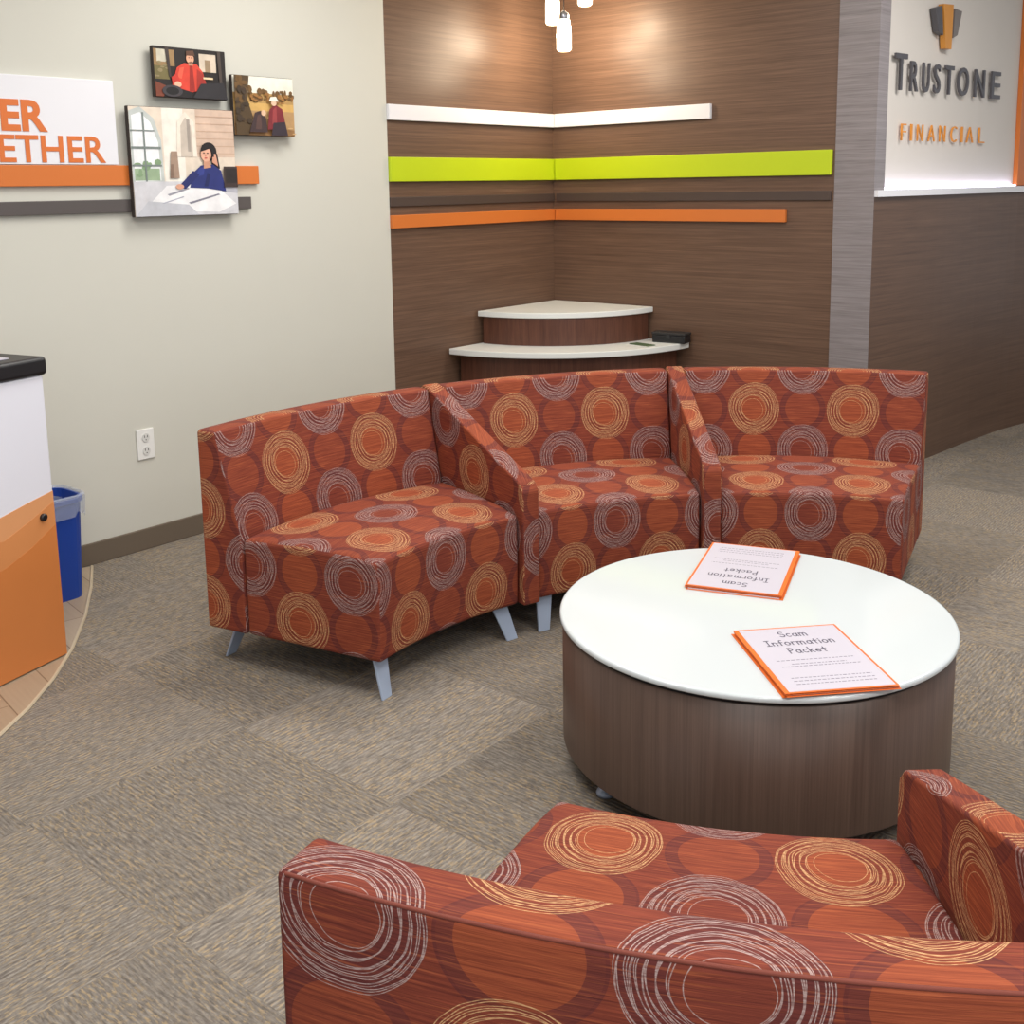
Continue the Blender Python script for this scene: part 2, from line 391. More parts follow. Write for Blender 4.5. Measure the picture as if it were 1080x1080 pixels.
# ------------------------------------------------------------------ boards on the walls
def board(name,label,P,d,s0,s1,z0,z1,mat,group=None,o=.022):
    return tag(obj(name,wallbox(P,d,s0,s1,z0,z1,.0005,o,.002),mat,world=True),label,'wall board',group)
def sx(px,py,P,d): return WP(px,py,P,d)[0]
PAr = (PA[0]-d2[0]*.006,PA[1]-d2[1]*.006)
e1 = sx(751,118,PB,d2); e2 = sx(879,170,PB,d2)-.003; e3 = sx(830,226,PB,d2)
for nm,col,z0,z1,mt,end in (('white','white',1.835,1.912,WBOARD,e1),('lime','lime green',1.53,1.652,LIME,e2),('grey','thin dark brown',1.405,1.452,DGREY,e2),('orange','orange',1.295,1.361,ORNG,e3)):
    oo = .012 if nm == 'grey' else .022
    board('wall_stripe_board',f'{col} horizontal board on the walnut wall between the painted wall and the corner',PAr,d1,SE+.002,SC-.003,z0,z1,mt,'stripe boards on the walnut walls',oo)
    board('wall_stripe_board',f'{col} horizontal board on the walnut wall to the right of the corner',PB,d2,.024,end,z0,z1,mt,'stripe boards on the walnut walls',oo)
z_a = WP(0,174,PA,d1)[1]; z_b = WP(0,197,PA,d1)[1]; z_c = WP(0,213,PA,d1)[1]; z_d = WP(0,228,PA,d1)[1]; z_t = WP(0,78,PA,d1)[1]
board('wall_stripe_board','long orange board on the pale wall under the white lettered panel',PA,d1,-1.9,sx(270,185,PA,d1),z_b,z_a,ORNG)
board('wall_stripe_board','long dark grey board on the pale wall below the orange one',PA,d1,-1.9,sx(262,213,PA,d1),z_d,z_c,DGREYL)
t = thing('wall_lettering_panel','white wall panel with big orange capital letters above the orange board','sign',(PA[0]-d1[0]*1.2,PA[1]-d1[1]*1.2,z_a+.002))
s_r = sx(119,125,PA,d1)
obj('panel',wallbox(PA,d1,-1.9,s_r,z_a+.002,z_t,.0005,.02,.002),WBOARD,t,True)
ORT = plain('orange_lettering',(212,112,48),.5)
PL = (PA[0]+d2[0]*.0215,PA[1]+d2[1]*.0215)
for txt,px0,pxr,py0,py1,nvis,bd in (('BETTER',-1,48,106,139,2,.0065),('TOGETHER',-2,110,144,172,5,.003)):
    s1,zt = WP(pxr,py0,PL,d1); s0_,_ = WP(px0,py0,PL,d1); _,zb = WP(pxr,py1,PL,d1); h = zt-zb
    tail = text_mesh(txt[-nvis:],.2,0,bd); wt = max(v.co.x for v in tail.vertices)*2; k = (s1-s0_)/wt
    me = text_mesh(txt,.2,.001,bd); w = max(v.co.x for v in me.vertices)*2; hh = max(v.co.y for v in me.vertices)*2
    me.transform(Matrix.Diagonal((k,h/hh,1,1))); w *= k
    me.transform(on_wall(PA,d1,s1-w/2,(zt+zb)/2,.0215)); obj('lettering',me,ORT,t,True)

# canvas pictures: printed shapes are flat polygons on the canvas face
def ell(cx,cy,rx,ry,n=18,rot=0): return [(cx+rx*math.cos(2*PI*k/n)*math.cos(rot)-ry*math.sin(2*PI*k/n)*math.sin(rot),cy+rx*math.cos(2*PI*k/n)*math.sin(rot)+ry*math.sin(2*PI*k/n)*math.cos(rot)) for k in range(n)]
def rect(a,b,c,d): return [(a,b),(c,b),(c,d),(a,d)]
def picture(label,cor,shapes,depth=.035):
    P = (PA[0]+d2[0]*depth,PA[1]+d2[1]*depth)
    q = [WP(x,y,P,d1) for x,y in cor]
    s0 = (q[0][0]+q[3][0])/2; s1 = (q[1][0]+q[2][0])/2; z1 = (q[0][1]+q[1][1])/2; z0 = (q[2][1]+q[3][1])/2
    c = ((s0+s1)/2)
    t = thing('canvas_picture',label,'picture',(PA[0]+d1[0]*c,PA[1]+d1[1]*c,z0),0,'canvas photographs on the pale wall')
    obj('canvas',wallbox(PA,d1,s0,s1,z0,z1,.024,.024+depth-.012,.003),plain('canvas_edge',(60,52,48),.8),t,True)
    bm = bmesh.new(); mats = []; 
    for k,(c3,pts) in enumerate(shapes):
        nm = 'print_%d_%d_%d'%c3; m = plain(nm,c3,.6,var=.25,ns=22.0)
        if m not in mats: mats.append(m)
        M = on_wall(PA,d1,0,0,.0245+depth-.012+k*.0002)
        vs = [bm.verts.new(M @ Vector((s0+.002+(s1-s0-.004)*min(1,max(0,x)),z0+.002+(z1-z0-.004)*min(1,max(0,y)),0))) for x,y in pts]
        f = bm.faces.new(vs); f.material_index = mats.index(m)
    obj('printed_photograph',bm,mats,t,True)
def specks(c,n,x0,x1,y0,y1,r,seed,ry=None):
    rn = random.Random(seed); return [(c,ell(rn.uniform(x0,x1),rn.uniform(y0,y1),r*rn.uniform(.5,1.4),(ry or r)*rn.uniform(.5,1.4),8)) for _ in range(n)]
picture('small canvas photograph of a person in red on a dark tractor, topmost picture',[(160,48),(237,55),(236,105),(161,103)],[
    ((30,24,22),rect(0,0,1,1)),((150,120,80),rect(0,.62,.28,.95)),((196,190,170),rect(.04,.70,.20,.95)),((110,100,60),rect(0,.35,.2,.62))]+specks((140,126,90),8,.0,.18,.4,.72,.03,2)+[((205,190,170),rect(.62,.55,.86,.92)),((150,128,100),rect(.70,.55,.78,.80)),
    ((120,60,40),[(0,.0),(0,.3),(.14,.22),(.2,0)]),((60,50,46),[(.15,1),(.19,.4),(.22,.4),(.20,1)]),((70,60,54),[(.88,1),(.9,.3),(.94,.3),(.93,1)]),
    ((24,20,22),[(.1,0),(.3,.45),(.45,.5),(.5,0)]),((205,62,44),[(.22,.22),(.30,.60),(.40,.70),(.58,.70),(.66,.55),(.72,.2),(.5,.12)]),((160,44,34),[(.56,.14),(.58,.60),(.66,.52),(.72,.2)]),((150,38,30),[(.46,.14),(.48,.66),(.52,.66),(.54,.13)]),((224,90,66),[(.30,.40),(.34,.60),(.40,.62),(.36,.38)]),((190,52,40),[(.24,.1),(.22,.4),(.30,.5),(.36,.2)]),
    ((190,134,106),[(.46,.66),(.47,.74),(.52,.74),(.53,.66)]),((214,160,130),ell(.49,.80,.055,.10)),((120,84,66),[(.46,.72),(.49,.69),(.53,.73),(.50,.75)]),((90,60,44),[(.435,.86),(.44,.95),(.54,.97),(.56,.86)]),((40,28,26),ell(.475,.82,.008,.012,8)),((40,28,26),ell(.51,.82,.008,.012,8)),((225,175,145),ell(.30,.26,.05,.06)),((60,56,60),ell(.22,.12,.14,.12)),((20,18,20),ell(.22,.12,.09,.08)),((40,38,42),[(.5,0),(.62,.3),(.95,.35),(1,0)]),((225,200,160),rect(.66,.40,.80,.44))])
picture('small canvas photograph of a figure crouching in an autumn field, rightmost picture',[(243,80),(307,82),(309,144),(245,143)],[
    ((214,196,160),rect(0,0,1,1)),((236,230,214),rect(0,.72,1,1)),((176,140,84),rect(0,.5,1,.72)),((206,166,96),rect(0,.40,1,.55)),((178,142,96),rect(0,0,1,.42)),((150,112,70),[(0,0),(0,.2),(1,.1),(1,0)])]
    +specks((110,80,44),26,.28,1,.60,.76,.035,5,.045)+specks((150,104,52),18,.28,1,.56,.72,.03,6,.03)+specks((206,170,120),16,.2,1,.02,.38,.04,7,.012)+
    [((78,60,36),[(0,.2),(.0,1),(.24,1),(.2,.6),(.28,.3),(.2,.0),(0,0)])]+specks((104,76,40),12,0,.26,.55,1,.05,8)+specks((60,46,32),10,0,.24,.2,.9,.05,9)+
    [((60,44,46),[(.20,.05),(.30,.38),(.40,.42),(.48,.3),(.5,.05)]),((84,60,56),[(.30,.1),(.34,.34),(.40,.36),(.40,.1)]),
    ((120,36,44),[(.50,.10),(.54,.44),(.64,.54),(.76,.46),(.82,.12)]),((150,60,62),[(.58,.2),(.60,.44),(.66,.50),(.66,.2)]),((50,40,50),[(.56,.0),(.6,.22),(.80,.24),(.84,0)]),((220,180,150),ell(.44,.38,.04,.05)),((226,190,160),ell(.62,.56,.045,.05)),((240,232,214),[(.54,.59),(.57,.66),(.66,.67),(.70,.59)])])
picture('large canvas photograph of a woman in navy telephoning at a desk, lowest picture',[(133,112),(244,116),(249,224),(140,231)],[
    ((222,208,190),rect(0,0,1,1)),((236,228,216),rect(.30,.3,.50,1)),((206,180,160),rect(.62,.55,1,1))]+[((190,160,138),rect(.62,.58+.07*k,1,.588+.07*k)) for k in range(6)]+[((232,220,205),[(.42,.55),(.44,.88),(.52,.97),(.60,.88),(.62,.55)]),((196,184,170),[(.46,.55),(.47,.84),(.52,.92),(.57,.84),(.58,.55)]),((160,150,140),rect(.53,.6,.56,.9)),
    ((190,196,192),[(0,.28),(0,.96),(.1,1),(.22,.9),(.28,.7),(.29,.3)]),((236,242,244),[(.02,.32),(.02,.92),(.1,.95),(.19,.86),(.25,.68),(.26,.33)]),((150,172,140),rect(.02,.33,.25,.44))]+specks((130,156,120),8,.03,.24,.38,.5,.03,11)+[((120,130,126),rect(.115,.3,.13,.95)),((120,130,126),rect(.0,.62,.27,.64)),((120,130,126),rect(.0,.46,.27,.475)),((120,130,126),rect(.0,.78,.22,.79)),
    ((160,136,118),[(.34,.35),(.36,.6),(.42,.6),(.43,.35)]),((130,106,90),[(.34,.35),(.35,.48),(.38,.48),(.38,.35)]),((204,204,208),rect(0,0,1,.32)),((176,176,184),[(.5,.26),(.55,.32),(1,.32),(1,.2)]),((238,238,240),[(.08,.06),(.3,.28),(.75,.30),(.98,.10),(.8,.02)]),((190,192,198),[(.0,.0),(.12,.14),(.5,.1),(.6,0)]),((150,150,160),[(.3,.2),(.5,.26),(.52,.25),(.32,.185)]),((130,130,142),[(.5,.12),(.8,.2),(.82,.19),(.52,.105)]),((170,172,184),[(.25,.12),(.45,.18),(.46,.172),(.26,.112)]),
    ((24,20,24),ell(.725,.60,.080,.090)),((26,22,28),[(.745,.42),(.76,.62),(.81,.58),(.83,.44)]),((38,48,112),[(.52,.26),(.56,.40),(.64,.47),(.76,.48),(.84,.42),(.88,.22),(.7,.25)]),((50,62,136),[(.58,.36),(.62,.44),(.68,.46),(.66,.38)]),((34,42,100),[(.40,.26),(.56,.42),(.62,.38),(.48,.25)]),((28,36,88),[(.66,.27),(.70,.40),(.73,.38),(.70,.27)]),
    ((200,146,120),[(.665,.44),(.67,.52),(.73,.52),(.74,.45)]),((220,168,142),ell(.695,.575,.052,.070)),((200,146,120),[(.72,.53),(.735,.60),(.75,.57),(.735,.53)]),((24,20,24),[(.64,.60),(.66,.665),(.75,.675),(.77,.58),(.73,.63),(.69,.615)]),((60,40,36),ell(.675,.588,.010,.006,8)),((60,40,36),ell(.710,.586,.010,.006,8)),((190,134,110),ell(.690,.565,.006,.014,8)),((180,70,66),ell(.691,.54,.015,.006,10)),
    ((214,160,134),ell(.42,.27,.04,.025)),((205,150,125),[(.75,.50),(.76,.58),(.79,.58),(.81,.46)]),((30,30,34),rect(.755,.55,.772,.63)),((60,48,46),rect(.86,.26,1,.46)),((40,34,34),rect(.88,.30,1,.44))])
# socket outlet
s,z = WP(153,468,PA,d1)
t = thing('wall_outlet','white double electrical outlet low on the pale wall above the baseboard','outlet',(PA[0]+d1[0]*s,PA[1]+d1[1]*s,z-.06))
obj('cover_plate',wallbox(PA,d1,s-.04,s+.04,z-.065,z+.065,.0005,.008,.003),plain('outlet_white',(232,232,228),.4),t,True)
for dz in (-.028,.028):
    me = mesh_of(prism(ell(0,0,.017,.019,16),0,.003),'socket'); me.transform(on_wall(PA,d1,s,z+dz,.008)); so = obj('socket',me,plain('socket_white',(214,214,210),.4),t,True)
    bm = bmesh.new()
    for ox in (-.007,.007): wallbox(PA,d1,s+ox-.0013,s+ox+.0013,z+dz,z+dz+.01,.0112,.0116,bm=bm)
    wallbox(PA,d1,s-.002,s+.002,z+dz-.011,z+dz-.007,.0112,.0116,bm=bm); obj('slots',bm,BLACK,so,True)

# ------------------------------------------------------------------ lettered sign
t = thing('wall_sign','raised dark grey and orange business name with emblem on the cream wall','sign',(PS[0]+d3[0]*1.0,PS[1]+d3[1]*1.0,1.70))
LG = plain('sign_grey',(92,90,94),.4,.3); LO = plain('sign_orange',(226,146,52),.4)
def off_plane(o): return (PS[0]+n3.x*o,PS[1]+n3.y*o)
def letter(ch,pa,pb,zb,zt,py,mat,ext=.006,off=.024,bold=.001):
    PO = off_plane(off+ext); sa = WP(pa,py,PO,d3)[0]; sb = WP(pb,py,PO,d3)[0]
    me = text_mesh(ch,.2,ext,bold,sb-sa,zt-zb); me.transform(on_wall(PS,d3,(sa+sb)/2,(zb+zt)/2,off)); obj('letter',me,mat,t,True)
for k,(ch,a,b) in enumerate(zip('TRUSTONE',(944.5,961,974,986,997.5,1011,1029,1046.5),(957,969,981,992.5,1006.5,1022.5,1039.5,1056))):
    letter(ch,a,b,1.95,2.13 if k==0 else 2.10,85,LG)
for ch,a,b in zip('FINANCIAL',(951,961,968,979.5,991.5,1003.5,1014.5,1020,1033),(956,962.5,974,986.5,997.5,1009.5,1016,1027,1039)): letter(ch,a,b,1.70,1.785,142,LO,.004,.016,-.003)
def emb(pts,mat):
    q = [WP(x,y,off_plane(.04),d3) for x,y in pts]; me = mesh_of(prism([(a,b) for a,b in q],0,.03),'emblem_bar'); me.transform(on_wall(PS,d3,0,0,.01)); obj('emblem_bar',me,mat,t,True)
emb([(987,8),(994,6),(995,37),(990,33)],LG)
emb([(995.5,4),(1006,5),(1003.5,52),(997.5,51)],plain('emblem_gold',(206,140,60),.4))
emb([(1007.5,9),(1015,12),(1010,37),(1005.5,40)],plain('emblem_grey',(120,112,108),.4))
s_o = sx(1073,100,PS,d3)
tag(obj('orange_upright_board',wallbox(PS,d3,s_o,s_o+.5,1.455,CH-.01,.001,.03,.002),ORNG,world=True),'upright orange board on the cream wall right of the raised lettering','wall board')
tag(obj('light_strip',wallbox(PS,d3,.06,s_o-.02,1.4525,1.462,.01,.03),plain('cool_glow',(225,222,255),.5,em=6.0),world=True),'glowing light strip on the white ledge below the raised lettering','light')

# ------------------------------------------------------------------ corner kiosk desk
cz = thing('corner_desk','two tier quarter round desk with white tops in the walnut corner','desk',(CO[0],CO[1],0))
def quarter(r,g=.006,n=28):
    a0 = math.atan2(-d1[1],-d1[0]); a1 = math.atan2(d2[1],d2[0])
    nx,ny = (d2[0]-d1[0])*g,(d2[1]-d1[1])*g
    return [(CO[0]+nx,CO[1]+ny)]+[(CO[0]+nx+r*math.cos(a0+(a1-a0)*k/n),CO[1]+ny+r*math.sin(a0+(a1-a0)*k/n)) for k in range(n+1)]
gg = .03
obj('lower_cabinet',prism(quarter(.85,gg),0,.600),WOODK,cz,True)
obj('lower_top',prism(quarter(.94,.008),.600,.632,.004),WHITE,cz,True)
obj('upper_cabinet',prism(quarter(.66,gg),.632,.785),WOODK,cz,True)
obj('upper_top',prism(quarter(.702,.008),.785,.815,.004),WHITE,cz,True)
p = G(708,361,.632); a = math.atan2(d2[1],d2[0])+.12
t = thing('leaflet_holder','small black box with a lid on the lower white desk top','box',(p.x,p.y,.6325),a)
obj('body',box(-.10,.10,-.04,.04,0,.042,.006),BLACK,t); obj('lid',box(-.102,.102,-.042,.042,.042,.058,.005),plain('black_leather',(36,33,33),.6),t)
obj('clasp',box(-.012,.012,-.044,-.04,.025,.046,.001),plain('dark_clasp',(60,60,62),.4,.5),t)
p = G(686,364,.632)
tag(obj('brochure',(lambda b:(bmesh.ops.rotate(b,cent=(0,0,0),matrix=Matrix.Rotation(a-.3,3,'Z'),verts=b.verts),bmesh.ops.translate(b,vec=(p.x-.03,p.y,.6325),verts=b.verts),b)[2])(box(-.09,.05,-.03,.03,0,.004)),plain('dark_green_paper',(70,90,60),.6),world=True),'dark green brochure lying in front of the black box on the desk','brochure')

# ------------------------------------------------------------------ pendant lamp cluster
L = [AY(583,26,6.15),AY(595,54,6.0),AY(617,6,6.1)]
t = thing('pendant_lamp','cluster of small white glass pendants on a curved rail near the walnut corner','lamp',(L[1].x,L[1].y,2.6))
cen = Vector(((L[0].x+L[2].x)/2,6.08,0))
SHADE = plain('glowing_glass',(255,232,200),.3,em=7.0)
rail = []
for k in range(25):
    an = PI*1.02+k/24*PI*1.6; rr = .17; rail.append((cen.x-.03+rr*math.cos(an)*1.2,cen.y+rr*math.sin(an)*.6,2.535+.12*k/24))
obj('rail',tube(rail,.008,8),CHROME,t,True,True)
obj('stem',tube([(cen.x,cen.y,2.60),(cen.x,cen.y,CH-.02)],.008),CHROME,t,True)
obj('canopy',lathe([(0,CH-.03),(.06,CH-.03),(.07,CH),(0,CH)],cen.x,cen.y,24),CHROME,t,True)
for q in L:
    z0 = q.z; h = .16
    obj('lamp_shade',lathe([(0,z0),(.030,z0),(.039,z0+.01),(.038,z0+h*.7),(.030,z0+h),(0,z0+h)],q.x,q.y,24),SHADE,t,True,True)
    obj('lamp_cap',lathe([(0,z0+h),(.026,z0+h),(.024,z0+h+.03),(.008,z0+h+.045),(0,z0+h+.045)],q.x,q.y,20),CHROME,t,True,True)
    obj('cord',tube([(q.x,q.y,z0+h+.04),(q.x,q.y,CH)],.0025,6),BLACK,t,True)

# ------------------------------------------------------------------ segment lounge chairs
RM = 1.66; RI = 1.335; ZB = .118
class Ch: HALF = R(14.8); RO = 2.0; TOP = .765; GAP = .036; LAV = .68; BU = 0.0; AF = .535; TH = .073
def edge(r): return Ch.HALF - math.asin(Ch.GAP/r)
def sector(prof,kind,dome=0,bv=.018,n=20):
    bm = bmesh.new(); rows = []
    for k in range(n+1):
        w = 2*k/n-1; row = []
        for r,z in prof:
            b = edge(r)*w; zz = z + (dome*(1-w*w) if z > .43 and kind=='seat' else 0)
            row.append(bm.verts.new((-math.sin(b)*r,math.cos(b)*r-RM,zz)))
        rows.append(row)
    m = len(prof)
    for a,b in zip(rows,rows[1:]):
        for k in range(m): bm.faces.new((a[k],a[(k+1)%m],b[(k+1)%m],b[k]))
    bm.faces.new(rows[0]); bm.faces.new(rows[-1][::-1]); fixn(bm)
    bevel(bm,bv,4,22); return bm
def chair_uv(bm,kind,du=0.0):
    uvl = bm.loops.layers.uv.verify(); bm.normal_update()
    for f in bm.faces:
        c = f.calc_center_median(); o = Vector((c.x,c.y+RM,0)).normalized(); tn = Vector((o.y,-o.x,0))
        nr,nt,nz = f.normal.dot(o),f.normal.dot(tn),f.normal.z
        for l in f.loops:
            q = l.vert.co; r = math.hypot(q.x,q.y+RM); b = math.atan2(-q.x,q.y+RM)
            if abs(nt) > max(abs(nr),abs(nz)): u,v = r-1.43,q.z-.355+2*PV
            elif kind == 'seat': u,v = (b*1.5,q.z-.355+2*PV) if abs(nr) > abs(nz) else (b*1.5,.065+2*PV+r-RI-.02)
            elif kind == 'back':
                if nz > .7: u,v = b*1.9-Ch.BU,Ch.TOP-Ch.LAV+2*PV+(Ch.RO-r)
                elif nr > 0: u,v = b*1.9-Ch.BU,q.z-Ch.LAV+2*PV
                else: u,v = b*1.9,q.z-.615+3*PV
            else: u,v = (b*1.5+.04,q.z) if abs(nr) > abs(nz) else (r-1.43,q.z+.3+(b-Ch.HALF)*1.6)
            l[uvl].uv = (u+du,v)
    return bm
def arm_bm(side):
    """sloping upright slab along a radial line; side +1 is at +beta"""
    RO = Ch.RO
    pr = [(RI-.025,ZB),(RI-.025,Ch.AF-.025),(RI-.005,Ch.AF),(RO-.065,Ch.TOP),(RO-.025,Ch.TOP+.01),(RO,Ch.TOP-.005),(RO,ZB)]
    bm = bmesh.new(); b = Ch.HALF*side; o = Vector((-math.sin(b),math.cos(b),0)); tn = Vector((o.y,-o.x,0)); L_ = []
    for w in (-.033,.033): L_.append([bm.verts.new(o*r+tn*w+Vector((0,-RM,z))) for r,z in pr])
    m = len(pr); bm.faces.new(L_[0]); bm.faces.new(L_[1][::-1])
    for k in range(m): bm.faces.new((L_[0][k],L_[0][(k+1)%m],L_[1][(k+1)%m],L_[1][k]))
    fixn(bm); bevel(bm,.008,3,22); return bm
def leg_bm(b,r,sg):
    """flat blade leg splayed outward"""
    o = Vector((-math.sin(b),math.cos(b),0)); tn = Vector((o.y,-o.x,0)); base = o*r+Vector((0,-RM,0)); side = -1 if b > 0 else 1
    bm = bmesh.new(); L_ = []
    for z,w,sh,th in ((ZB+.01,.032,-.006,.005),(.0,.022,.040,.004)):
        c = base+o*sg*sh+tn*side*sh*.6
        L_.append([bm.verts.new(c+tn*a*w+o*bb*th+Vector((0,0,z))) for a,bb in ((-1,-1),(1,-1),(1,1),(-1,1))])
    bm.faces.new(L_[0]); bm.faces.new(L_[1][::-1])
    for k in range(4): bm.faces.new((L_[0][k],L_[0][(k+1)%4],L_[1][(k+1)%4],L_[1][k]))
    fixn(bm); bevel(bm,.002,2); return bm
PIPE = plain('rust_piping',(116,54,40),.8)
def arc_tube(r,z,rad=.0025,n=24,lim=.97):
    pts = []
    for k in range(n+1):
        b = edge(r)*(2*k/n-1)*lim; pts.append((-math.sin(b)*r,math.cos(b)*r-RM,z))
    return tube(pts,rad,6)
def lounge_chair(name,label,C,alpha,arms,group,du=0.0):
    a = R(alpha); loc = (C[0]-math.sin(a)*RM,C[1]+math.cos(a)*RM,0); RO,T = Ch.RO,Ch.TOP
    t = thing(name,label,'chair',loc,a,group)
    seat = sector([(RI,ZB),(RI-.004,.28),(RI,.428),(RI+.10,.438),(RI+.27,.442),(RO-.162,.432),(RO-.162,ZB)],'seat',.008,.016)
    obj('seat',chair_uv(seat,'seat',du),FAB,t,smooth=True)
    back = sector([(RO-.158,ZB),(RO-.158,.44),(RO-Ch.TH,T),(RO,T),(RO,ZB)],'back',0,.011)
    bk = obj('backrest',chair_uv(back,'back',du),FAB,t,smooth=True)
    obj('piping',arc_tube(RO-.0028,T-.0028),PIPE,bk,smooth=True)
    for s in arms: obj('armrest',chair_uv(arm_bm(s),'arm',du),FAB,t,smooth=True)
    g = Ch.GAP; Ch.GAP = .11
    fr = sector([(RI+.09,ZB-.010),(RI+.09,ZB-.001),(RO-.09,ZB-.001),(RO-.09,ZB-.010)],'frame',0,.001); obj('base_panel',fr,BLACK,t)
    Ch.GAP = g
    for b in (-1,1):
        for r,sg in ((RI+.045,-1),(RO-.06,1)): obj('leg',leg_bm(R(11.0)*b,r,sg),STEEL,t)
    return t
CR = (.77,2.40)
GR = 'curved row of rust lounge seats behind the round table'
lounge_chair('armless_lounge_chair','rust ring patterned armless lounge chair at the left end of the curved row',CR,47.8,(),GR)
lounge_chair('lounge_armchair','rust lounge chair with sloping arms in the middle of the curved row behind the table',CR,18.2,(-1,1),GR)
lounge_chair('armless_lounge_chair','rust ring patterned armless lounge chair at the right end of the curved row',CR,-11.4,(),GR)
CF = (.649,3.003)
GF = 'rust lounge seats in the foreground'
Ch.HALF = R(14.0); Ch.RO = 2.09; Ch.TOP = .745; Ch.LAV = .722; Ch.BU = .028; Ch.AF = .545; Ch.TH = .078
lounge_chair('armless_lounge_chair','rust armless lounge chair nearest the camera, seen from behind its backrest',CF,166.7,(),GF)
lounge_chair('lounge_armchair','foreground rust armchair mostly cut off at the right, only its sloping arm showing',CF,166.7+28.0,(-1,1),GF)

# ------------------------------------------------------------------ round table
TX,TY = .612,2.70
t = thing('coffee_table','round drum coffee table with white top and walnut base','table',(TX,TY,0))
obj('drum_base',lathe([(0,.068),(.489,.068),(.491,.071),(.491,.384),(0,.384)],0,0,128),WOODV,t,smooth=True)
obj('shadow_gap',lathe([(0,.3845),(.483,.3845),(.483,.394),(0,.394)],0,0,96),BLACK,t)
obj('tabletop',lathe([(0,.3945),(.493,.3945),(.497,.397),(.498,.399),(.498,.405),(.495,.409),(.490,.410),(0,.410)],0,0,128),GLASSW,t,smooth=True)
fp = G(622,842); fa = math.atan2(fp.y-TY,fp.x-TX)
for k in range(4):
    an = fa+PI/2*k; rf = .43 if k == 0 else .33; x,y = rf*math.cos(an),rf*math.sin(an)
    obj('foot',lathe([(0,0),(.022,0),(.024,.006),(.02,.014),(.009,.018),(.009,.045),(.016,.05),(.016,.069),(0,.069)],x,y,20),STEEL,t,smooth=True)

# ------------------------------------------------------------------ information packets
PAPER = plain('paper_lilac_white',(198,194,205),.3,var=.01); ORP = plain('orange_cover',(226,112,44),.4); INK = plain('grey_ink',(84,80,96),.6); INK2 = plain('pale_grey_ink',(124,120,134),.6)
def packet(label,tl,tr,br,bl,zt):
    q = [G(x,y,.415) for x,y in (tl,tr,br,bl)]
    c = sum(q,Vector())/4; ux = ((q[1]-q[0])+(q[2]-q[3])); ux.z = 0; a = math.atan2(ux.y,ux.x)
    w = ((q[1]-q[0]).length+(q[2]-q[3]).length)/2-.004; h = ((q[0]-q[3]).length+(q[1]-q[2]).length)/2-.006
    t = thing('information_packet',label,'booklet',(c.x,c.y,.4105),a,'stapled information packets on the round table')
    for k in range(3):
        o = (-.004,.003,0)[k]; z = .0035*k
        obj('orange_cover',box(-w/2+o,w/2+o,-h/2-o,h/2-o,z,z+.0012,.0003,1),ORP,t)
        obj('page_block',box(-w/2+.010+o,w/2-.004+o,-h/2+.006-o,h/2-.004-o,z+.0012,z+.0034,.0003,1),PAPER,t)
    z = .0105; x0 = .004
    obj('orange_cover',box(-w/2,w/2,-h/2,h/2,z-.0001,z+.0006),ORP,t)
    obj('front_page',box(-w/2+.011,w/2-.006,-h/2+.006,h/2-.006,z+.0006,z+.0012),PAPER,t)
    for i,(s_,yy) in enumerate((('Scam',.375),('Information',.24),('Packet',.105))):
        me = mesh_of(hand_mesh(s_,.0265,.0034),'title'); me.transform(Matrix.Diagonal((.93,1.08,1,1))); me.transform(Matrix.Translation((x0,h*yy,z+.0014))); obj('title',me,INK,t)
    rnd = random.Random(5)
    for grp in ((-.04,-.10,-.135),(-.30,-.345,-.39)):
        bm = bmesh.new()
        for yy in grp:
            x = -w*.36 if yy > -.08 or yy < -.12 else -w*.25
            xe = -x
            while x < xe:
                l_ = rnd.uniform(.004,.010); x1 = min(xe,x+l_); box(x+x0,x1+x0,h*yy-.0012,h*yy+.0012,z+.0012,z+.0015,bm=bm); x = x1+.003
        obj('small_print',bm,INK2,t)
    return t
packet('information packet turned to face the sofas, the farther of two on the round table',(830,632),(728,620),(745,573),(840,583),.41)
packet('information packet facing the camera, the nearer of two on the round table',(779,668),(886,659),(944,728),(820,735),.41)

# ------------------------------------------------------------------ white and orange cabinet at the left
av = Vector((.431,.902,0)).normalized(); P1 = G(71,691)
rz = math.atan2(av.y,av.x)
t = thing('display_cabinet','tall white cabinet with orange lower side and black top at the left edge','cabinet',(P1.x,P1.y,0),rz)
# local x runs toward the far corner (0), local y runs left into the body
LEN,DEP = .62,.55
WCAB = plain('white_cabinet',(222,223,232),.35,var=.01)
obj('body',box(-LEN,0,0,DEP,.006,.936,.006),WCAB,t)
obj('plinth',box(-LEN+.02,-.02,.02,DEP-.02,.003,.006),BLACK,t)
obj('top',box(-LEN-.012,.012,-.012,DEP+.012,.936,.995,.014,4),BLACK,t,smooth=True)
def side(poly,y,m,nm):
    bm = bmesh.new(); a_ = [bm.verts.new((-k,-y,z)) for k,z in poly]; b_ = [bm.verts.new((-k,0.004,z)) for k,z in poly]; n = len(poly)
    bm.faces.new(a_); bm.faces.new(b_[::-1])
    for i in range(n): bm.faces.new((a_[i],a_[(i+1)%n],b_[(i+1)%n],b_[i]))
    fixn(bm); return obj(nm,bm,m,t)
side([(.002,.008),(LEN-.006,.008),(LEN-.006,.47),(.4,.49),(.2,.527),(.1,.545),(.002,.560)],.0012,plain('light_orange_panel',(214,152,104),.4),'side_graphic')
side([(.002,.008),(LEN-.006,.008),(LEN-.006,.46),(.3,.465),(.2,.45),(.1,.485),(.002,.525)],.0018,plain('mid_orange_panel',(208,138,84),.4),'side_graphic')
side([(.002,.008),(LEN-.006,.008),(LEN-.006,.30),(.2,.365),(.1,.40),(.002,.45)],.0024,plain('deep_orange_panel',(202,124,66),.4),'side_graphic')
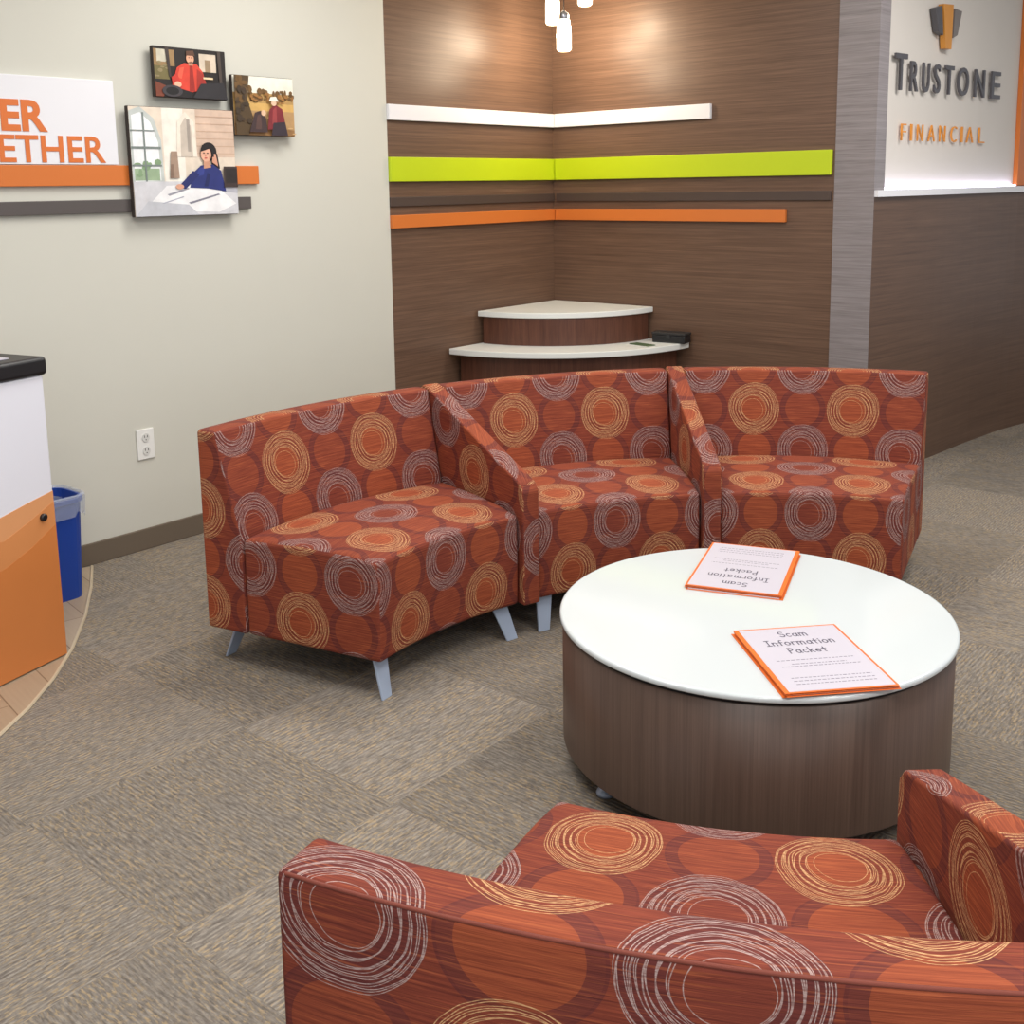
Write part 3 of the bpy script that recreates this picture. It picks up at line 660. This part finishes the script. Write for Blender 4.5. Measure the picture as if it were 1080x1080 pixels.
me = mesh_of(lathe([(0,0),(.012,0),(.012,.008),(.009,.011),(0,.011)],0,0,20),'k'); me.transform(Matrix.Translation((-.05,-.002,.485)) @ Matrix.Rotation(PI/2,4,'X')); obj('lock',me,BLACK,t)
tag(obj('paper_sheet',(lambda b:(b.transform(XF[t.name]) or b))(mesh_of(box(-.36,-.08,.05,.25,.9955,.9985),'p')),PAPER,world=True),'white paper lying on the black cabinet top at the left edge','paper')

# ------------------------------------------------------------------ blue waste bin
bx,by = -1.758,3.93
t = thing('waste_bin','blue plastic waste bin with clear liner between the cabinet and the pale wall','bin',(bx,by,.003),R(49.5))
def rr(a,b,r,n=5): return [(sx_*(a-r)+r*math.cos(q),sy_*(b-r)+r*math.sin(q)) for sx_,sy_,q0 in ((1,1,0),(-1,1,PI/2),(-1,-1,PI),(1,-1,3*PI/2)) for q in [q0+PI/2*k/n for k in range(n+1)]]
def loft(levels,caps=(True,False)):
    bm = bmesh.new(); rows = [[bm.verts.new((x,y,z if not callable(z) else z(k))) for k,(x,y) in enumerate(pts)] for pts,z in levels]; m = len(rows[0])
    for a_,b_ in zip(rows,rows[1:]):
        for k in range(m): bm.faces.new((a_[k],a_[(k+1)%m],b_[(k+1)%m],b_[k]))
    if caps[0]: bm.faces.new(rows[0][::-1])
    if caps[1]: bm.faces.new(rows[-1])
    bm.normal_update(); return bm
BLUE = plain('blue_plastic',(24,62,150),.4)
obj('bin_body',loft([(rr(.110,.095,.045),0),(rr(.130,.110,.06),.365),(rr(.138,.118,.065),.37),(rr(.138,.118,.065),.385),(rr(.128,.106,.06),.385),(rr(.10,.085,.045),.006)],(True,True)),BLUE,t)
lin_m = NB('thin_liner'); lin_m.b.inputs['Base Color'].default_value = lin((200,210,228)); lin_m.b.inputs['Alpha'].default_value = .34; lin_m.b.inputs['Roughness'].default_value = .2
rnd = random.Random(2); 
lv = []
zz_ = [.322+rnd.uniform(-.02,.02) for _ in range(60)]
for (a_,b_,z,j_) in ((.137,.117,lambda k: zz_[k],.05),(.141,.120,.355,.04),(.141,.120,.378,.025),(.141,.120,.394,.03),(.133,.111,.397,.03),(.124,.102,.35,.02),(.10,.085,.15,.01)):
    lv.append(([(x*(1+rnd.uniform(0,j_)),y*(1+rnd.uniform(0,j_))) for x,y in rr(a_,b_,.06,7)],z))
obj('bin_liner',loft(lv,(False,False)),lin_m.m,t,label='crinkled translucent liner folded over the rim')

# ------------------------------------------------------------------ light
def area(x,y,z,sx_,sy_,e,col=(1,.97,.94),rot=(0,0,0)):
    l = bpy.data.lights.new('ceiling_and_daylight_lamp','AREA'); l.shape = 'RECTANGLE'; l.size = sx_; l.size_y = sy_; l.energy = e; l.color = col
    o = bpy.data.objects.new('ceiling_and_daylight_lamp',l); COL.objects.link(o); o.location = (x,y,z); o.rotation_euler = rot; return o
for x,y,e_ in ((-.9,2.3,34),(1.2,2.2,30),(-.2,4.2,36),(2.6,4.4,48),(0,.2,36),(2.6,.6,40)): area(x,y,CH-.02,1.2,.6,e_)
area(1.5,-2.4,1.7,4,2.2,70,(.93,.96,1),(R(90),0,0))  # added unseen area light behind the camera, standing in for window daylight
def pt(p,e,col,r=.04):
    l = bpy.data.lights.new('bulb','POINT'); l.energy = e; l.color = col; l.shadow_soft_size = r
    o = bpy.data.objects.new('bulb',l); COL.objects.link(o); o.location = p
for q in L: pt((q.x,q.y,q.z-.06),8,(1,.82,.6))
w = bpy.data.worlds.new('room_light'); S.world = w; w.use_nodes = True
w.node_tree.nodes['Background'].inputs[0].default_value = (.92,.95,1,1); w.node_tree.nodes['Background'].inputs[1].default_value = .6
